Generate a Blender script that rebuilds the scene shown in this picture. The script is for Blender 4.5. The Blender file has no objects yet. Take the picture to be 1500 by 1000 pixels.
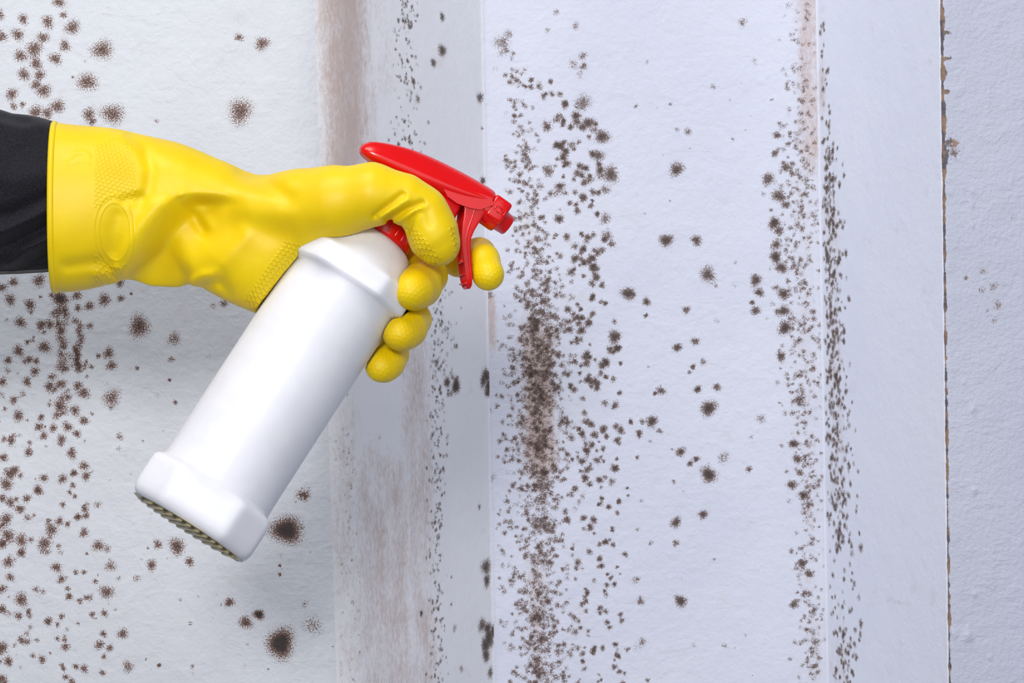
import bpy, math, random
import numpy as np
from mathutils import Vector, Matrix

# ------------------------------------------------------------------ scene, camera, light
scene = bpy.context.scene
C = scene.collection
F_PX = 3540.0                       # focal length in pixels of the 1500 x 1000 frame
Y0 = 1.45                           # distance of the hand
S = F_PX / Y0                       # pixels per metre at the hand

cam_d = bpy.data.cameras.new('camera')
cam_d.sensor_width = 36.0
cam_d.lens = F_PX / 1500.0 * 36.0
cam_d.clip_start = 0.05
cam = bpy.data.objects.new('camera', cam_d)
cam.rotation_euler = (math.pi / 2, 0, 0)
C.objects.link(cam)
scene.camera = cam

world = bpy.data.worlds.new('world')
scene.world = world
world.use_nodes = True
wn = world.node_tree.nodes
wn['Background'].inputs[0].default_value = (0.80, 0.87, 1.0, 1)
wn['Background'].inputs[1].default_value = 0.20


def area_light(name, loc, target, size, power, color):
    d = bpy.data.lights.new(name, 'AREA')
    d.shape = 'RECTANGLE'
    d.size, d.size_y = size
    d.energy = power
    d.color = color
    o = bpy.data.objects.new(name, d)
    o.location = loc
    o.rotation_euler = (Vector(target) - Vector(loc)).to_track_quat('-Z', 'Y').to_euler()
    C.objects.link(o)
    return o


area_light('key_softbox', (-0.26, -0.6, 0.50), (-0.05, 1.75, 0.0), (0.34, 0.34), 22, (1.0, 0.985, 0.97))
area_light('ceiling_softbox', (-0.55, 0.35, 2.0), (-0.05, 1.7, -0.1), (1.4, 1.0), 31, (1.0, 0.99, 0.98))
area_light('added_fill_light', (1.0, -0.9, 0.35), (0.05, 1.8, 0.0), (1.6, 1.6), 11, (0.90, 0.94, 1.0))  # added fill, no known source; brightens the left niche side

vs = scene.view_settings
vs.view_transform = 'Standard'
vs.look = 'None'
vs.gamma = 1.0
vs.use_curve_mapping = False
vs.exposure = 0.09

rng = np.random.default_rng(7)


# ------------------------------------------------------------------ helpers
def P(px, py, d=0.0):
    """photo pixel + depth offset (in hand-plane pixels) -> world point"""
    Y = Y0 + d / S
    return np.array([(px - 750.0) / F_PX * Y, Y, (500.0 - py) / F_PX * Y])


def make_obj(name, verts, faces, mat, parent=None, smooth=True):
    me = bpy.data.meshes.new(name)
    verts = np.asarray(verts, dtype=np.float64)
    if isinstance(faces, np.ndarray):
        n = len(faces)
        k = faces.shape[1]
        me.vertices.add(len(verts))
        me.vertices.foreach_set('co', verts.astype(np.float32).ravel())
        me.loops.add(n * k)
        me.loops.foreach_set('vertex_index', faces.astype(np.int32).ravel())
        me.polygons.add(n)
        me.polygons.foreach_set('loop_start', np.arange(0, n * k, k, dtype=np.int32))
        me.update(calc_edges=True)
        me.validate()
    else:
        me.from_pydata([tuple(v) for v in verts], [], faces)
        me.update()
    if smooth:
        me.polygons.foreach_set('use_smooth', np.ones(len(me.polygons), dtype=bool))
    o = bpy.data.objects.new(name, me)
    C.objects.link(o)
    if mat:
        me.materials.append(mat)
    if parent:
        o.parent = parent
    return o


def color_attr(me, name, rgba):
    a = me.attributes.new(name, 'FLOAT_COLOR', 'POINT')
    a.data.foreach_set('color', np.ascontiguousarray(rgba, dtype=np.float32).ravel())


def grid_faces(nu, nv, wrap_v=False):
    i = np.arange(nu - 1)
    j = np.arange(nv if wrap_v else nv - 1)
    I, J = np.meshgrid(i, j, indexing='ij')
    J2 = (J + 1) % nv
    return np.stack([I * nv + J, (I + 1) * nv + J, (I + 1) * nv + J2, I * nv + J2], -1).reshape(-1, 4)


def smoothstep(a, b, x):
    t = np.clip((x - a) / (b - a), 0, 1)
    return t * t * (3 - 2 * t)


def poly_dist(X, Z, pts):
    """distance and sign (+ right of travel) from 2D points to a polyline"""
    best = np.full(X.shape, 1e9, dtype=np.float32)
    side = np.zeros(X.shape, dtype=np.float32)
    for (ax, az), (bx, bz) in zip(pts[:-1], pts[1:]):
        dx, dz = bx - ax, bz - az
        L2 = dx * dx + dz * dz
        t = np.clip(((X - ax) * dx + (Z - az) * dz) / L2, 0, 1)
        ex, ez = X - ax - t * dx, Z - az - t * dz
        d = np.sqrt(ex * ex + ez * ez)
        m = d < best
        best = np.where(m, d, best)
        side = np.where(m, np.sign(dx * (Z - az) - dz * (X - ax)), side)
    return best, side


# ------------------------------------------------------------------ materials
class NT:
    def __init__(self, name):
        self.m = bpy.data.materials.new(name)
        self.m.use_nodes = True
        self.t = self.m.node_tree
        self.b = self.t.nodes['Principled BSDF']

    def n(self, kind, **kw):
        nd = self.t.nodes.new(kind)
        for k, v in kw.items():
            setattr(nd, k, v)
        return nd

    def link(self, a, b):
        self.t.links.new(a, b)

    def val(self, sock, v):
        if hasattr(v, 'links'):
            self.link(v, sock)
        else:
            sock.default_value = v

    def math(self, op, a, b=0.0, c=None, clamp=False):
        nd = self.n('ShaderNodeMath', operation=op, use_clamp=clamp)
        self.val(nd.inputs[0], a)
        self.val(nd.inputs[1], b)
        if c is not None:
            self.val(nd.inputs[2], c)
        return nd.outputs[0]

    def rng(self, v, a, b, c=0.0, d=1.0, smooth=True):
        nd = self.n('ShaderNodeMapRange', interpolation_type='SMOOTHSTEP' if smooth else 'LINEAR')
        self.val(nd.inputs[0], v)
        for i, q in enumerate((a, b, c, d)):
            self.val(nd.inputs[i + 1], q)
        return nd.outputs[0]

    def mix(self, f, a, b):
        nd = self.n('ShaderNodeMix', data_type='RGBA')
        self.val(nd.inputs[0], f)
        self.val(nd.inputs[6], a)
        self.val(nd.inputs[7], b)
        return nd.outputs[2]

    def coord(self, scale=(1, 1, 1), rot=(0, 0, 0)):
        tc = self.n('ShaderNodeTexCoord')
        mp = self.n('ShaderNodeMapping')
        mp.inputs['Scale'].default_value = scale
        mp.inputs['Rotation'].default_value = rot
        self.link(tc.outputs['Object'], mp.inputs[0])
        return mp.outputs[0]

    def noise(self, vec, scale, detail=2.0, rough=0.5):
        nd = self.n('ShaderNodeTexNoise')
        self.link(vec, nd.inputs['Vector'])
        nd.inputs['Scale'].default_value = scale
        nd.inputs['Detail'].default_value = detail
        nd.inputs['Roughness'].default_value = rough
        return nd.outputs[0]

    def bump(self, h, strength, dist, normal=None):
        nd = self.n('ShaderNodeBump')
        nd.inputs['Strength'].default_value = strength
        nd.inputs['Distance'].default_value = dist
        self.link(h, nd.inputs['Height'])
        if normal is not None:
            self.link(normal, nd.inputs['Normal'])
        return nd.outputs[0]


def srgb(r, g, b):
    f = lambda c: (c / 255 / 12.92) if c / 255 <= 0.04045 else ((c / 255 + 0.055) / 1.055) ** 2.4
    return (f(r), f(g), f(b), 1.0)


def wall_material(name, base, base2, spot, spot_dark, relief, grain=900.0, fine=170, amp=0.8):
    m = NT(name)
    co = m.coord()
    at = m.n('ShaderNodeAttribute', attribute_name='wear')
    sp = m.n('ShaderNodeSeparateColor')
    m.link(at.outputs['Color'], sp.inputs[0])
    mould, stain, dirt = sp.outputs
    big = m.rng(m.noise(co, 7, 3), 0.35, 0.7)
    col = m.mix(big, base, base2)
    blot = m.rng(m.noise(co, 45, 4, 0.6), 0.60, 0.80, 0, 0.28)
    col = m.mix(blot, col, srgb(196, 190, 186))
    # vertical damp streaks
    st_co = m.coord(scale=(1, 1, 0.16))
    streak = m.noise(st_co, 150, 5, 0.65)
    fleck = m.noise(m.coord(scale=(1, 1, 0.45)), 420, 4, 0.75)
    patch = m.noise(m.coord(scale=(1, 1, 0.5)), 55, 3, 0.6)
    sv = m.math('ADD', m.math('MULTIPLY', streak, 0.55), m.math('ADD', m.math('MULTIPLY', fleck, 1.6), m.math('MULTIPLY', patch, 1.05)))
    sv = m.math('ADD', m.math('MULTIPLY', stain, 1.3), sv)
    scov = m.math('MULTIPLY', m.rng(sv, 1.85, 2.95), m.rng(stain, 0.0, 0.25))
    col = m.mix(m.math('MULTIPLY', scov, 0.80), col, srgb(190, 166, 156))
    # mould: speckled colonies, solid towards their middle
    nn = m.rng(m.noise(co, grain, 1.5, 0.6), 0.33, 0.67, smooth=False)
    v = m.math('ADD', m.math('MULTIPLY', mould, 1.15), m.math('MULTIPLY', m.math('SUBTRACT', nn, 0.5), amp))
    cov = m.math('MULTIPLY', m.rng(v, 0.22, 0.72), m.rng(mould, 0.03, 0.26))
    mcol = m.mix(m.rng(m.math('ADD', mould, m.math('MULTIPLY', nn, 0.35)), 0.62, 1.25), spot, spot_dark)
    col = m.mix(m.math('MULTIPLY', cov, 0.96), col, mcol)
    # dirt and bare substrate on the broken edge
    dn = m.rng(m.noise(co, 260, 4, 0.7), 0.3, 0.7)
    dcov = m.rng(m.math('ADD', m.math('MULTIPLY', dirt, 1.2), m.math('MULTIPLY', dn, 0.6)), 0.75, 1.0)
    dcov = m.math('MULTIPLY', dcov, m.rng(dirt, 0.02, 0.15))
    dcol = m.mix(m.rng(m.noise(co, 90, 3), 0.42, 0.58), srgb(150, 118, 88), srgb(84, 78, 80))
    col = m.mix(m.math('MULTIPLY', dcov, 0.9), col, dcol)
    m.link(col, m.b.inputs['Base Color'])
    m.b.inputs['Roughness'].default_value = 0.62
    m.b.inputs['Specular IOR Level'].default_value = 0.3
    # plaster relief
    h1 = m.noise(co, 38, 5, 0.55)
    h2 = m.noise(co, fine, 4, 0.6)
    ridg = m.rng(m.noise(m.coord(scale=(1, 1, 1.7)), 24, 4, 0.6), 0.52, 0.60)
    h = m.math('ADD', m.math('MULTIPLY', h1, 1.0), m.math('MULTIPLY', h2, 0.42))
    h = m.math('ADD', h, m.math('MULTIPLY', ridg, 0.10))
    m.link(m.bump(h, relief, 0.004), m.b.inputs['Normal'])
    return m.m


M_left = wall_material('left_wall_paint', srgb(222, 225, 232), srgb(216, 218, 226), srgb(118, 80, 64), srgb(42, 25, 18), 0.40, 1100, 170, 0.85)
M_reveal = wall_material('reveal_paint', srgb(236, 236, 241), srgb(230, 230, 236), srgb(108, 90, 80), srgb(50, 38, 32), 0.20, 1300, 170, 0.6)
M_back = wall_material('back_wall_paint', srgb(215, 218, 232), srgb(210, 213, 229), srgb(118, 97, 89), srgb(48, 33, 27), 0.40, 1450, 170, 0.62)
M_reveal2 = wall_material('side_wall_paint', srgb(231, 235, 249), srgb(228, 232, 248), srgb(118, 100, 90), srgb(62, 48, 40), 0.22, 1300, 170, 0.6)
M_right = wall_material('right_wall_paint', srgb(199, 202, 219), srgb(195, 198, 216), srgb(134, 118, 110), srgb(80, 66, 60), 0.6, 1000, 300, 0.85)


def plastic(name, col, rough, sss=0.0, sss_r=(0.004, 0.004, 0.004), bump=0.0, coat=0.0):
    m = NT(name)
    co = m.coord()
    n = m.rng(m.noise(co, 60, 3), 0.3, 0.7)
    c2 = tuple(c * 0.95 for c in col[:3]) + (1,)
    m.link(m.mix(n, col, c2), m.b.inputs['Base Color'])
    m.b.inputs['Roughness'].default_value = rough
    if sss:
        m.b.inputs['Subsurface Weight'].default_value = sss
        m.b.inputs['Subsurface Radius'].default_value = sss_r
        m.b.inputs['Subsurface Scale'].default_value = 1.0
    m.b.inputs['Coat Weight'].default_value = coat
    if bump:
        m.link(m.bump(m.noise(co, 700, 3), bump, 0.0006), m.b.inputs['Normal'])
    return m.m


M_white = plastic('white_bottle_plastic', srgb(235, 235, 243), 0.40, 0.25, (0.006, 0.006, 0.006), 0.06)
M_red = plastic('red_plastic', srgb(226, 5, 10), 0.24, 0.0, coat=0.15)
M_red2 = plastic('red_lever_plastic', srgb(222, 6, 11), 0.30)
M_base_shade = plastic('bottle_base_painted_shade', srgb(196, 182, 142), 0.4)  # white plastic; shade and reflected surroundings painted into its olive colour

# glove rubber: grip net where the attribute says so, two raised oval rings on the cuff
g = NT('yellow_glove_rubber')
gco = g.coord()
at = g.n('ShaderNodeAttribute', attribute_name='grip')
gs = g.n('ShaderNodeSeparateColor')
g.link(at.outputs['Color'], gs.inputs[0])
tc = g.n('ShaderNodeTexCoord')
net = None
KW = 2 * math.pi / 0.0023
for a in (0.0, 2 * math.pi / 3, 4 * math.pi / 3):
    dp = g.n('ShaderNodeVectorMath', operation='DOT_PRODUCT')
    g.link(tc.outputs['Object'], dp.inputs[0])
    dp.inputs[1].default_value = (KW * math.cos(a + 0.3), KW * 0.35 * math.sin(a), KW * math.sin(a + 0.3))
    cs = g.math('COSINE', dp.outputs['Value'])
    net = cs if net is None else g.math('ADD', net, cs)
ridge = g.rng(net, -1.2, 0.4, 1.0, 0.0)
ridge = g.math('MULTIPLY', ridge, gs.outputs[0])
pc = P(169, 339, -85)
sx = g.n('ShaderNodeSeparateXYZ')
g.link(tc.outputs['Object'], sx.inputs[0])
ex = g.math('DIVIDE', g.math('SUBTRACT', sx.outputs[0], pc[0]), 22.0 / S)
ez = g.math('DIVIDE', g.math('SUBTRACT', sx.outputs[2], pc[2]), 41.0 / S)
er = g.math('SQRT', g.math('ADD', g.math('MULTIPLY', ex, ex), g.math('MULTIPLY', ez, ez)))
r1 = g.rng(g.math('ABSOLUTE', g.math('SUBTRACT', er, 1.0)), 0.0, 0.09, 1.0, 0.0)
r2 = g.rng(g.math('ABSOLUTE', g.math('SUBTRACT', er, 1.27)), 0.0, 0.09, 1.0, 0.0)
rings = g.math('MULTIPLY', g.math('ADD', r1, r2), gs.outputs[1])
hh = g.math('ADD', g.math('MULTIPLY', ridge, 1.0), g.math('MULTIPLY', rings, 0.35))
hh = g.math('ADD', hh, g.math('MULTIPLY', g.noise(gco, 900, 2), 0.06))
hh = g.math('ADD', hh, g.math('MULTIPLY', g.noise(gco, 45, 3), 0.25))
g.link(g.bump(hh, 0.65, 0.0011), g.b.inputs['Normal'])
ycol = g.mix(g.rng(g.noise(gco, 30, 3), 0.3, 0.7), srgb(241, 209, 1), srgb(236, 199, 0))
g.link(ycol, g.b.inputs['Base Color'])
g.b.inputs['Roughness'].default_value = 0.47
g.b.inputs['Specular IOR Level'].default_value = 0.4
g.b.inputs['Subsurface Weight'].default_value = 0.12
g.b.inputs['Subsurface Radius'].default_value = (0.004, 0.0025, 0.0005)
g.b.inputs['Subsurface Scale'].default_value = 1.0
M_glove = g.m

k = NT('black_sleeve_cloth')
kco = k.coord(scale=(1, 1, 1), rot=(0, 0.5, 0))
wv = k.n('ShaderNodeTexWave')
wv.inputs['Scale'].default_value = 500
k.link(kco, wv.inputs['Vector'])
kn = k.noise(kco, 1500, 2)
kc = k.mix(k.rng(kn, 0.35, 0.7), srgb(17, 17, 22), srgb(38, 37, 45))
k.link(kc, k.b.inputs['Base Color'])
k.b.inputs['Roughness'].default_value = 0.75
k.b.inputs['Specular IOR Level'].default_value = 0.2
k.b.inputs['Sheen Weight'].default_value = 0.12
k.b.inputs['Sheen Roughness'].default_value = 0.4
k.link(k.bump(k.math('ADD', kn, k.math('MULTIPLY', wv.outputs['Fac'], 0.4)), 0.4, 0.0006), k.b.inputs['Normal'])
M_sleeve = k.m
M_thread = plastic('dark_hem_thread', srgb(74, 70, 72), 0.8)

# ------------------------------------------------------------------ walls of the niche
CORN = [(-820, -790, 1.75), (466, 500, 1.75), (706, 724, 1.93), (1196, 1212, 1.93), (1378, 1391, 1.75), (2290, 2310, 1.75)]
FIL = [0.0, 0.030, 0.004, 0.004, 0.0015, 0.0]
NAMES = ['wall_left', 'wall_niche_left', 'wall_back', 'wall_niche_right', 'wall_right']
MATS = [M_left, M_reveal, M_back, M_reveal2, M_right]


def corner_line(i, z):
    a, b, Y = CORN[i]
    py = 500 - z * F_PX / Y
    px = a + (b - a) * py / 1000.0
    return (px - 750) / F_PX * Y, Y


W = []
for i in range(5):
    x0, y0 = corner_line(i, 0.0)
    x1, y1 = corner_line(i + 1, 0.0)
    W.append(math.hypot(x1 - x0, y1 - y0))


def to_wall(px, py):
    """pixel -> (wall index, u, z) on the wall it shows"""
    xs = [a + (b - a) * py / 1000.0 for a, b, _ in CORN]
    i = 0
    while i < 4 and px > xs[i + 1]:
        i += 1
    s = (px - xs[i]) / (xs[i + 1] - xs[i])
    zl, zr = CORN[i][2], CORN[i + 1][2]
    t = s * zl / (zr + s * (zl - zr))
    Y = zl + (zr - zl) * t
    return i, t * W[i], (500 - py) / F_PX * Y


# --- where mould grows: (px, py, radius in px, strength)
spots = []


def sp(lst, strength=0.9, k=1.0, ox=0, oy=0, kr=1.0):
    for q in lst:
        r = q[2] if len(q) > 2 else 8
        st = q[3] if len(q) > 3 else strength
        spots.append((ox + q[0] * k, oy + q[1] * k, r * kr, st))


# left wall: the colonies that can be told apart
sp([(150, 73, 19), (128, 120, 18), (352, 163, 23), (384, 64, 13), (350, 55, 8), (165, 167, 20), (130, 168, 13),
    (34, 28, 10), (70, 32, 12), (106, 40, 14), (26, 51, 12), (63, 55, 11), (95, 67, 11), (50, 72, 16), (30, 82, 12),
    (53, 93, 12), (81, 86, 12), (35, 109, 12), (58, 110, 11), (53, 124, 10), (64, 133, 14), (17, 138, 12), (20, 156, 7),
    (33, 153, 6), (84, 156, 14), (52, 165, 14), (69, 166, 11), (93, 22, 7), (86, 3, 11), (2, 53, 11), (0, 22, 9),
    (135, 178, 8), (107, 113, 3), (229, 177, 5, .5), (125, 90, 4, .3)], 0.74)
sp([(25, 65, 11), (73, 77, 11), (50, 120, 11), (100, 127, 10), (122, 125, 9), (108, 180, 12), (45, 190, 11), (20, 213, 8),
    (72, 211, 8), (85, 240, 9), (66, 265, 9), (120, 277, 10), (5, 265, 9), (33, 310, 8), (45, 348, 11), (205, 293, 11),
    (190, 275, 9), (145, 325, 11), (183, 335, 10), (205, 360, 9), (100, 352, 7), (95, 375, 9), (107, 397, 8),
    (130, 378, 8), (165, 375, 10), (150, 405, 9), (188, 392, 8), (27, 410, 8), (70, 437, 9), (8, 450, 9), (175, 440, 10),
    (205, 470, 9), (210, 495, 9), (107, 500, 8), (153, 502, 9), (93, 530, 9, .95), (25, 490, 12), (15, 515, 12), (35, 480, 9),
    (65, 550, 8), (48, 575, 9), (25, 560, 9), (5, 550, 9), (180, 488, 7, .95), (178, 517, 6), (170, 535, 5), (183, 545, 5), (153, 565, 6),
    (205, 570, 5), (190, 595, 7, .95), (210, 592, 7), (145, 605, 8), (165, 612, 6), (125, 625, 12), (108, 660, 13), (205, 633, 9),
    (15, 600, 12), (20, 640, 13), (5, 660, 10), (52, 652, 12), (52, 682, 9), (20, 705, 11), (25, 742, 8), (5, 770, 9),
    (52, 797, 13), (45, 836, 8), (5, 820, 9), (138, 718, 10), (150, 747, 8), (185, 730, 5), (205, 730, 5), (232, 752, 5),
    (255, 65, 12), (218, 80, 9), (145, 62, 14), (188, 55, 9), (190, 85, 7), (295, 62, 7), (293, 25, 8), (95, 18, 12), (33, 22, 9), (5, 35, 9),
    (240, 665, 11), (270, 715, 11, .6), (238, 565, 8, .5), (260, 778, 13), (168, 790, 7), (195, 800, 6), (210, 792, 5),
    (165, 770, 5), (225, 833, 6), (255, 830, 7), (118, 850, 8), (150, 838, 6), (140, 858, 5), (300, 880, 10), (252, 880, 7),
    (243, 907, 9), (268, 915, 7), (254, 935, 5), (103, 943, 8), (160, 912, 8), (158, 895, 5), (140, 892, 5), (313, 960, 11, .65),
    (205, 965, 8), (185, 960, 6), (155, 965, 5), (160, 985, 6), (175, 995, 6), (5, 912, 12), (20, 947, 9), (3, 990, 9), (250, 975, 6),
    (340, 130, 20, .82), (425, 160, 13, .62), (418, 210, 7, .6), (272, 305, 17, .68), (265, 195, 11), (272, 225, 10), (240, 202, 5),
    (700, 627, 25, 1.15), (742, 540, 13, .75), (685, 903, 24, 1.2), (632, 833, 9, 1.2), (600, 852, 12, .85), (560, 803, 9, .85),
    (385, 662, 9, .75), (432, 667, 15, .85), (463, 704, 9, .8), (370, 712, 10, .8), (765, 860, 20, .42), (745, 808, 10, .3),
    (335, 232, 4, .9), (414, 261, 3, 1.2), (428, 315, 4, .9), (385, 298, 7, .25), (510, 202, 6, .3), (520, 80, 7, .4), (547, 74, 8, .7),
    (290, 428, 6, .4), (320, 50, 3, 1), (388, 957, 4, 1), (470, 960, 4, .7), (440, 797, 4, .5), (465, 855, 4, .6), (595, 958, 6, .25),
    (685, 690, 8, .25), (683, 713, 3, 1.1), (683, 735, 3, 1.1), (527, 785, 7, .2), (333, 745, 7, .5), (290, 745, 5, .5)],
   0.78, 0.6, 0, 400, 1.0)
for _ in range(110):                                           # small colonies between the larger ones
    y = rng.uniform(420, 1010)
    x = abs(rng.normal(0, 1)) * 75 + rng.uniform(-40, 40)
    if x < 330:
        spots.append((x, y, rng.uniform(3, 8), rng.uniform(.45, .8)))
for _ in range(46):                                            # vertical growth under the cuff
    y = rng.uniform(425, 610)
    spots.append((rng.normal(90, 7) + (y - 425) * 0.01, y, rng.uniform(6, 11), rng.uniform(.4, .7)))
for y in range(470, 545, 7):
    spots.append((115 + rng.normal(0, 2), y, 8, .62 if y < 510 else .85))
for _ in range(60):
    spots.append((rng.uniform(10, 460), rng.uniform(560, 990), rng.uniform(1.5, 3), rng.uniform(.4, 1.0)))
for _ in range(200):                                           # the same growth beyond the frame
    spots.append((rng.uniform(-420, -15), rng.uniform(-250, 1250), rng.uniform(5, 16), rng.uniform(.5, .9)))
for _ in range(160):
    side = rng.random() < .5
    y = rng.uniform(-300, -10) if side else rng.uniform(1010, 1300)
    spots.append((abs(rng.normal(0, 1)) * 150, y, rng.uniform(4, 14), rng.uniform(.5, .85)))

# splayed side of the niche
sp([(648, 25, 9, .8), (648, 74, 13, .85), (635, 92, 10, .75), (612, 145, 10, .55), (703, 143, 12, .75), (706, 188, 5, .6), (707, 265, 10, .8),
    (578, 45, 7, .4), (590, 20, 6, .5), (668, 565, 15, 1.0), (655, 560, 11, .9), (640, 530, 8, .6), (712, 550, 16, .85), (716, 565, 15, .9), (708, 558, 13, .8), (714, 575, 10, .8),
    (717, 600, 7, .4), (702, 742, 7, .6), (720, 700, 10, .4), (712, 830, 17, .85), (713, 850, 13, .85), (706, 915, 15, .75), (716, 935, 19, .9), (711, 945, 15, .9), (714, 920, 13, .9),
    (722, 925, 14, .8), (712, 960, 14, .85), (718, 985, 12, .7), (617, 898, 6, .9), (661, 845, 4, .7), (661, 885, 4, .7), (666, 920, 9, .5), (676, 980, 9, .5),
    (718, 432, 8, .6), (556, 640, 6, .4), (650, 690, 7, .4), (655, 640, 8, .4)])
for _ in range(260):
    y = rng.uniform(-150, 260)
    spots.append((rng.normal(598, 12), y, rng.uniform(2.5, 5.5), rng.uniform(.3, .8)))
for _ in range(420):
    y = rng.uniform(400, 1250)
    spots.append((rng.normal(640, 7) - (y - 700) * 0.005, y, rng.uniform(2.5, 5.5), rng.uniform(.35, .75)))
for _ in range(60):
    y = rng.uniform(430, 580)
    spots.append((rng.normal(652, 10), y, rng.uniform(3, 7), rng.uniform(.3, .7)))
for _ in range(170):
    y = rng.uniform(560, 1250)
    spots.append((rng.normal(507, 8) + (y - 600) * 0.035, y, rng.uniform(2.5, 5), rng.uniform(.2, .45)))

# back wall: lone colonies
sp([(991, 248, 13), (976, 352, 12, 1.0), (1020, 352, 10), (1037, 402, 15, .8), (1049, 419, 5, .5), (920, 430, 12, 1.0), (947, 442, 8), (946, 462, 5),
    (900, 493, 12, .95), (1107, 410, 11, .95), (1112, 428, 9), (1107, 455, 9), (1102, 443, 5), (1005, 454, 8, .8), (1018, 500, 8, .8), (992, 509, 9, .85), (1050, 470, 6, .4),
    (1038, 598, 14, 1.05), (1022, 570, 7, 1), (1050, 567, 8, .8), (1015, 537, 5, 1), (1030, 530, 7, .6), (955, 617, 11, .95), (968, 572, 9, .8), (959, 576, 4, 1), (936, 635, 7, .9),
    (941, 617, 6, .7), (966, 631, 6, .7), (1038, 695, 14, 1.05), (1020, 672, 6, .95), (1011, 679, 6, .9), (1060, 670, 13, .5), (1097, 687, 6, .8), (997, 662, 9, .9), (990, 765, 10, .9),
    (1030, 753, 9, .9), (997, 880, 11, .95), (1088, 33, 9, .55), (1105, 90, 7, .4), (1045, 127, 6, .5), (1008, 193, 8, .6), (992, 190, 5, .5), (1073, 204, 4, .6),
    (815, 18, 7, .5), (843, 38, 7, .6), (802, 44, 7, .4), (948, 91, 5, .4), (853, 82, 8, .65), (840, 95, 10, .5), (855, 97, 8, .7), (850, 110, 9, .35),
    (735, 62, 16, .55), (745, 50, 9, .5), (738, 75, 12, .45), (725, 100, 8, .25), (882, 200, 13, .95), (876, 228, 12, .75), (895, 256, 15, .85), (880, 256, 10, .6), (855, 150, 16, .6),
    (848, 155, 12, .5), (862, 180, 11, .85), (845, 178, 9, .8), (801, 185, 10, .8), (803, 250, 12, .75), (820, 275, 12, .6), (815, 282, 10, .5), (887, 320, 12, .6), (889, 345, 12, .6), (887, 278, 10, .6),
    (791, 272, 8, .6), (1037, 680, 5, .4), (1016, 945, 5, .4), (1062, 945, 7, .45), (1067, 968, 14, .12), (1130, 815, 7, .15), (1115, 613, 10, .5), (1150, 605, 6, .5), (1100, 170, 4, .3),
    (990, 795, 7, .7), (953, 795, 5, .6), (938, 880, 8, .7), (941, 940, 8, .6), (930, 850, 9, .4), (935, 945, 12, .3), (1010, 545, 4, .8), (1100, 640, 5, .5), (870, 190, 8, .6)], 0.9)


def ipl(y, *pts):
    return np.interp(y, [p[0] for p in pts], [p[1] for p in pts])


for _ in range(2300):                                          # dense growth by the corner
    y = rng.uniform(70, 1300)
    dens = ipl(y, (70, .10), (180, .25), (260, .5), (420, .8), (480, 1), (720, 1), (800, .8), (1000, .8))
    if rng.random() > dens:
        continue
    cx = ipl(y, (40, 738), (120, 755), (200, 763), (300, 772), (400, 785), (480, 788), (600, 782), (700, 784), (800, 784), (1000, 795))
    sg = ipl(y, (40, 6), (200, 13), (300, 18), (430, 22), (600, 32), (800, 34), (1000, 30))
    x = rng.normal(cx, sg)
    if x < 727 or (y < 420 and x < 740):
        continue
    spots.append((x, y, rng.uniform(3.3, 6.3), rng.uniform(.38, .75)))
for _ in range(850):                                           # solid core
    y = rng.uniform(430, 1250)
    if y > 740 and rng.random() < .55:
        continue
    spots.append((rng.normal(791 + (y - 600) * .01, ipl(y, (430, 13), (600, 15), (760, 10), (1000, 7))), y, rng.uniform(5, 9), rng.uniform(.3, .55)))
for _ in range(440):                                           # separate rounder spots right of it
    y = rng.uniform(110, 1300)
    cx = ipl(y, (110, 780), (180, 830), (300, 850), (400, 862), (550, 865), (700, 875), (800, 880), (1000, 895))
    sg = ipl(y, (110, 14), (250, 22), (500, 24), (700, 28), (1000, 34))
    if y < 200 and rng.random() < .5:
        continue
    x = rng.normal(cx, sg)
    spots.append((x, y, rng.uniform(3.5, 8.5) * ipl(y, (600, 1), (850, .72)), rng.uniform(.65, .98)))
for _ in range(36):
    y = rng.uniform(120, 1000)
    spots.append((rng.uniform(930, 1110), y, rng.uniform(1.5, 5), rng.uniform(.2, .7)))

# growth on both sides of the right inner corner
for _ in range(1700):
    y = rng.uniform(-250, 1250)
    dens = ipl(y, (0, .35), (100, .5), (250, .8), (500, .9), (560, .55), (900, .55), (1000, .6))
    if rng.random() > dens:
        continue
    x = rng.normal(ipl(y, (0, 1174), (400, 1168), (700, 1182), (1000, 1186)), ipl(y, (0, 15), (300, 18), (500, 17), (600, 13), (1000, 12)))
    cr = 1196 + 16 * y / 1000
    if x > cr - 2:
        x = 2 * cr - 4 - x
    spots.append((x, y, rng.uniform(3.2, 5.8), rng.uniform(.32, .68) * ipl(y, (0, .75), (250, 1))))
sp([(1125, 262, 12), (1141, 287, 13, .85), (1138, 198, 8), (1135, 225, 7), (1134, 327, 11, 1), (1141, 338, 9), (1137, 358, 10), (1136, 376, 11, 1), (1145, 392, 11, .9),
    (1147, 430, 11, .9), (1148, 455, 11, .9), (1150, 480, 13, .95), (1151, 245, 9, .8), (1144, 522, 9, .9), (1152, 300, 8), (1160, 710, 9, .9), (1177, 725, 9, .9), (1175, 825, 8, .9),
    (1163, 650, 9, .9), (1168, 672, 9, .85), (1172, 692, 7, .8), (1185, 840, 8, .8), (1163, 885, 8, .8), (1161, 605, 6, .6), (1139, 560, 5, .6), (1170, 585, 10, .7), (1156, 160, 6, .5)], .8)
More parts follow.
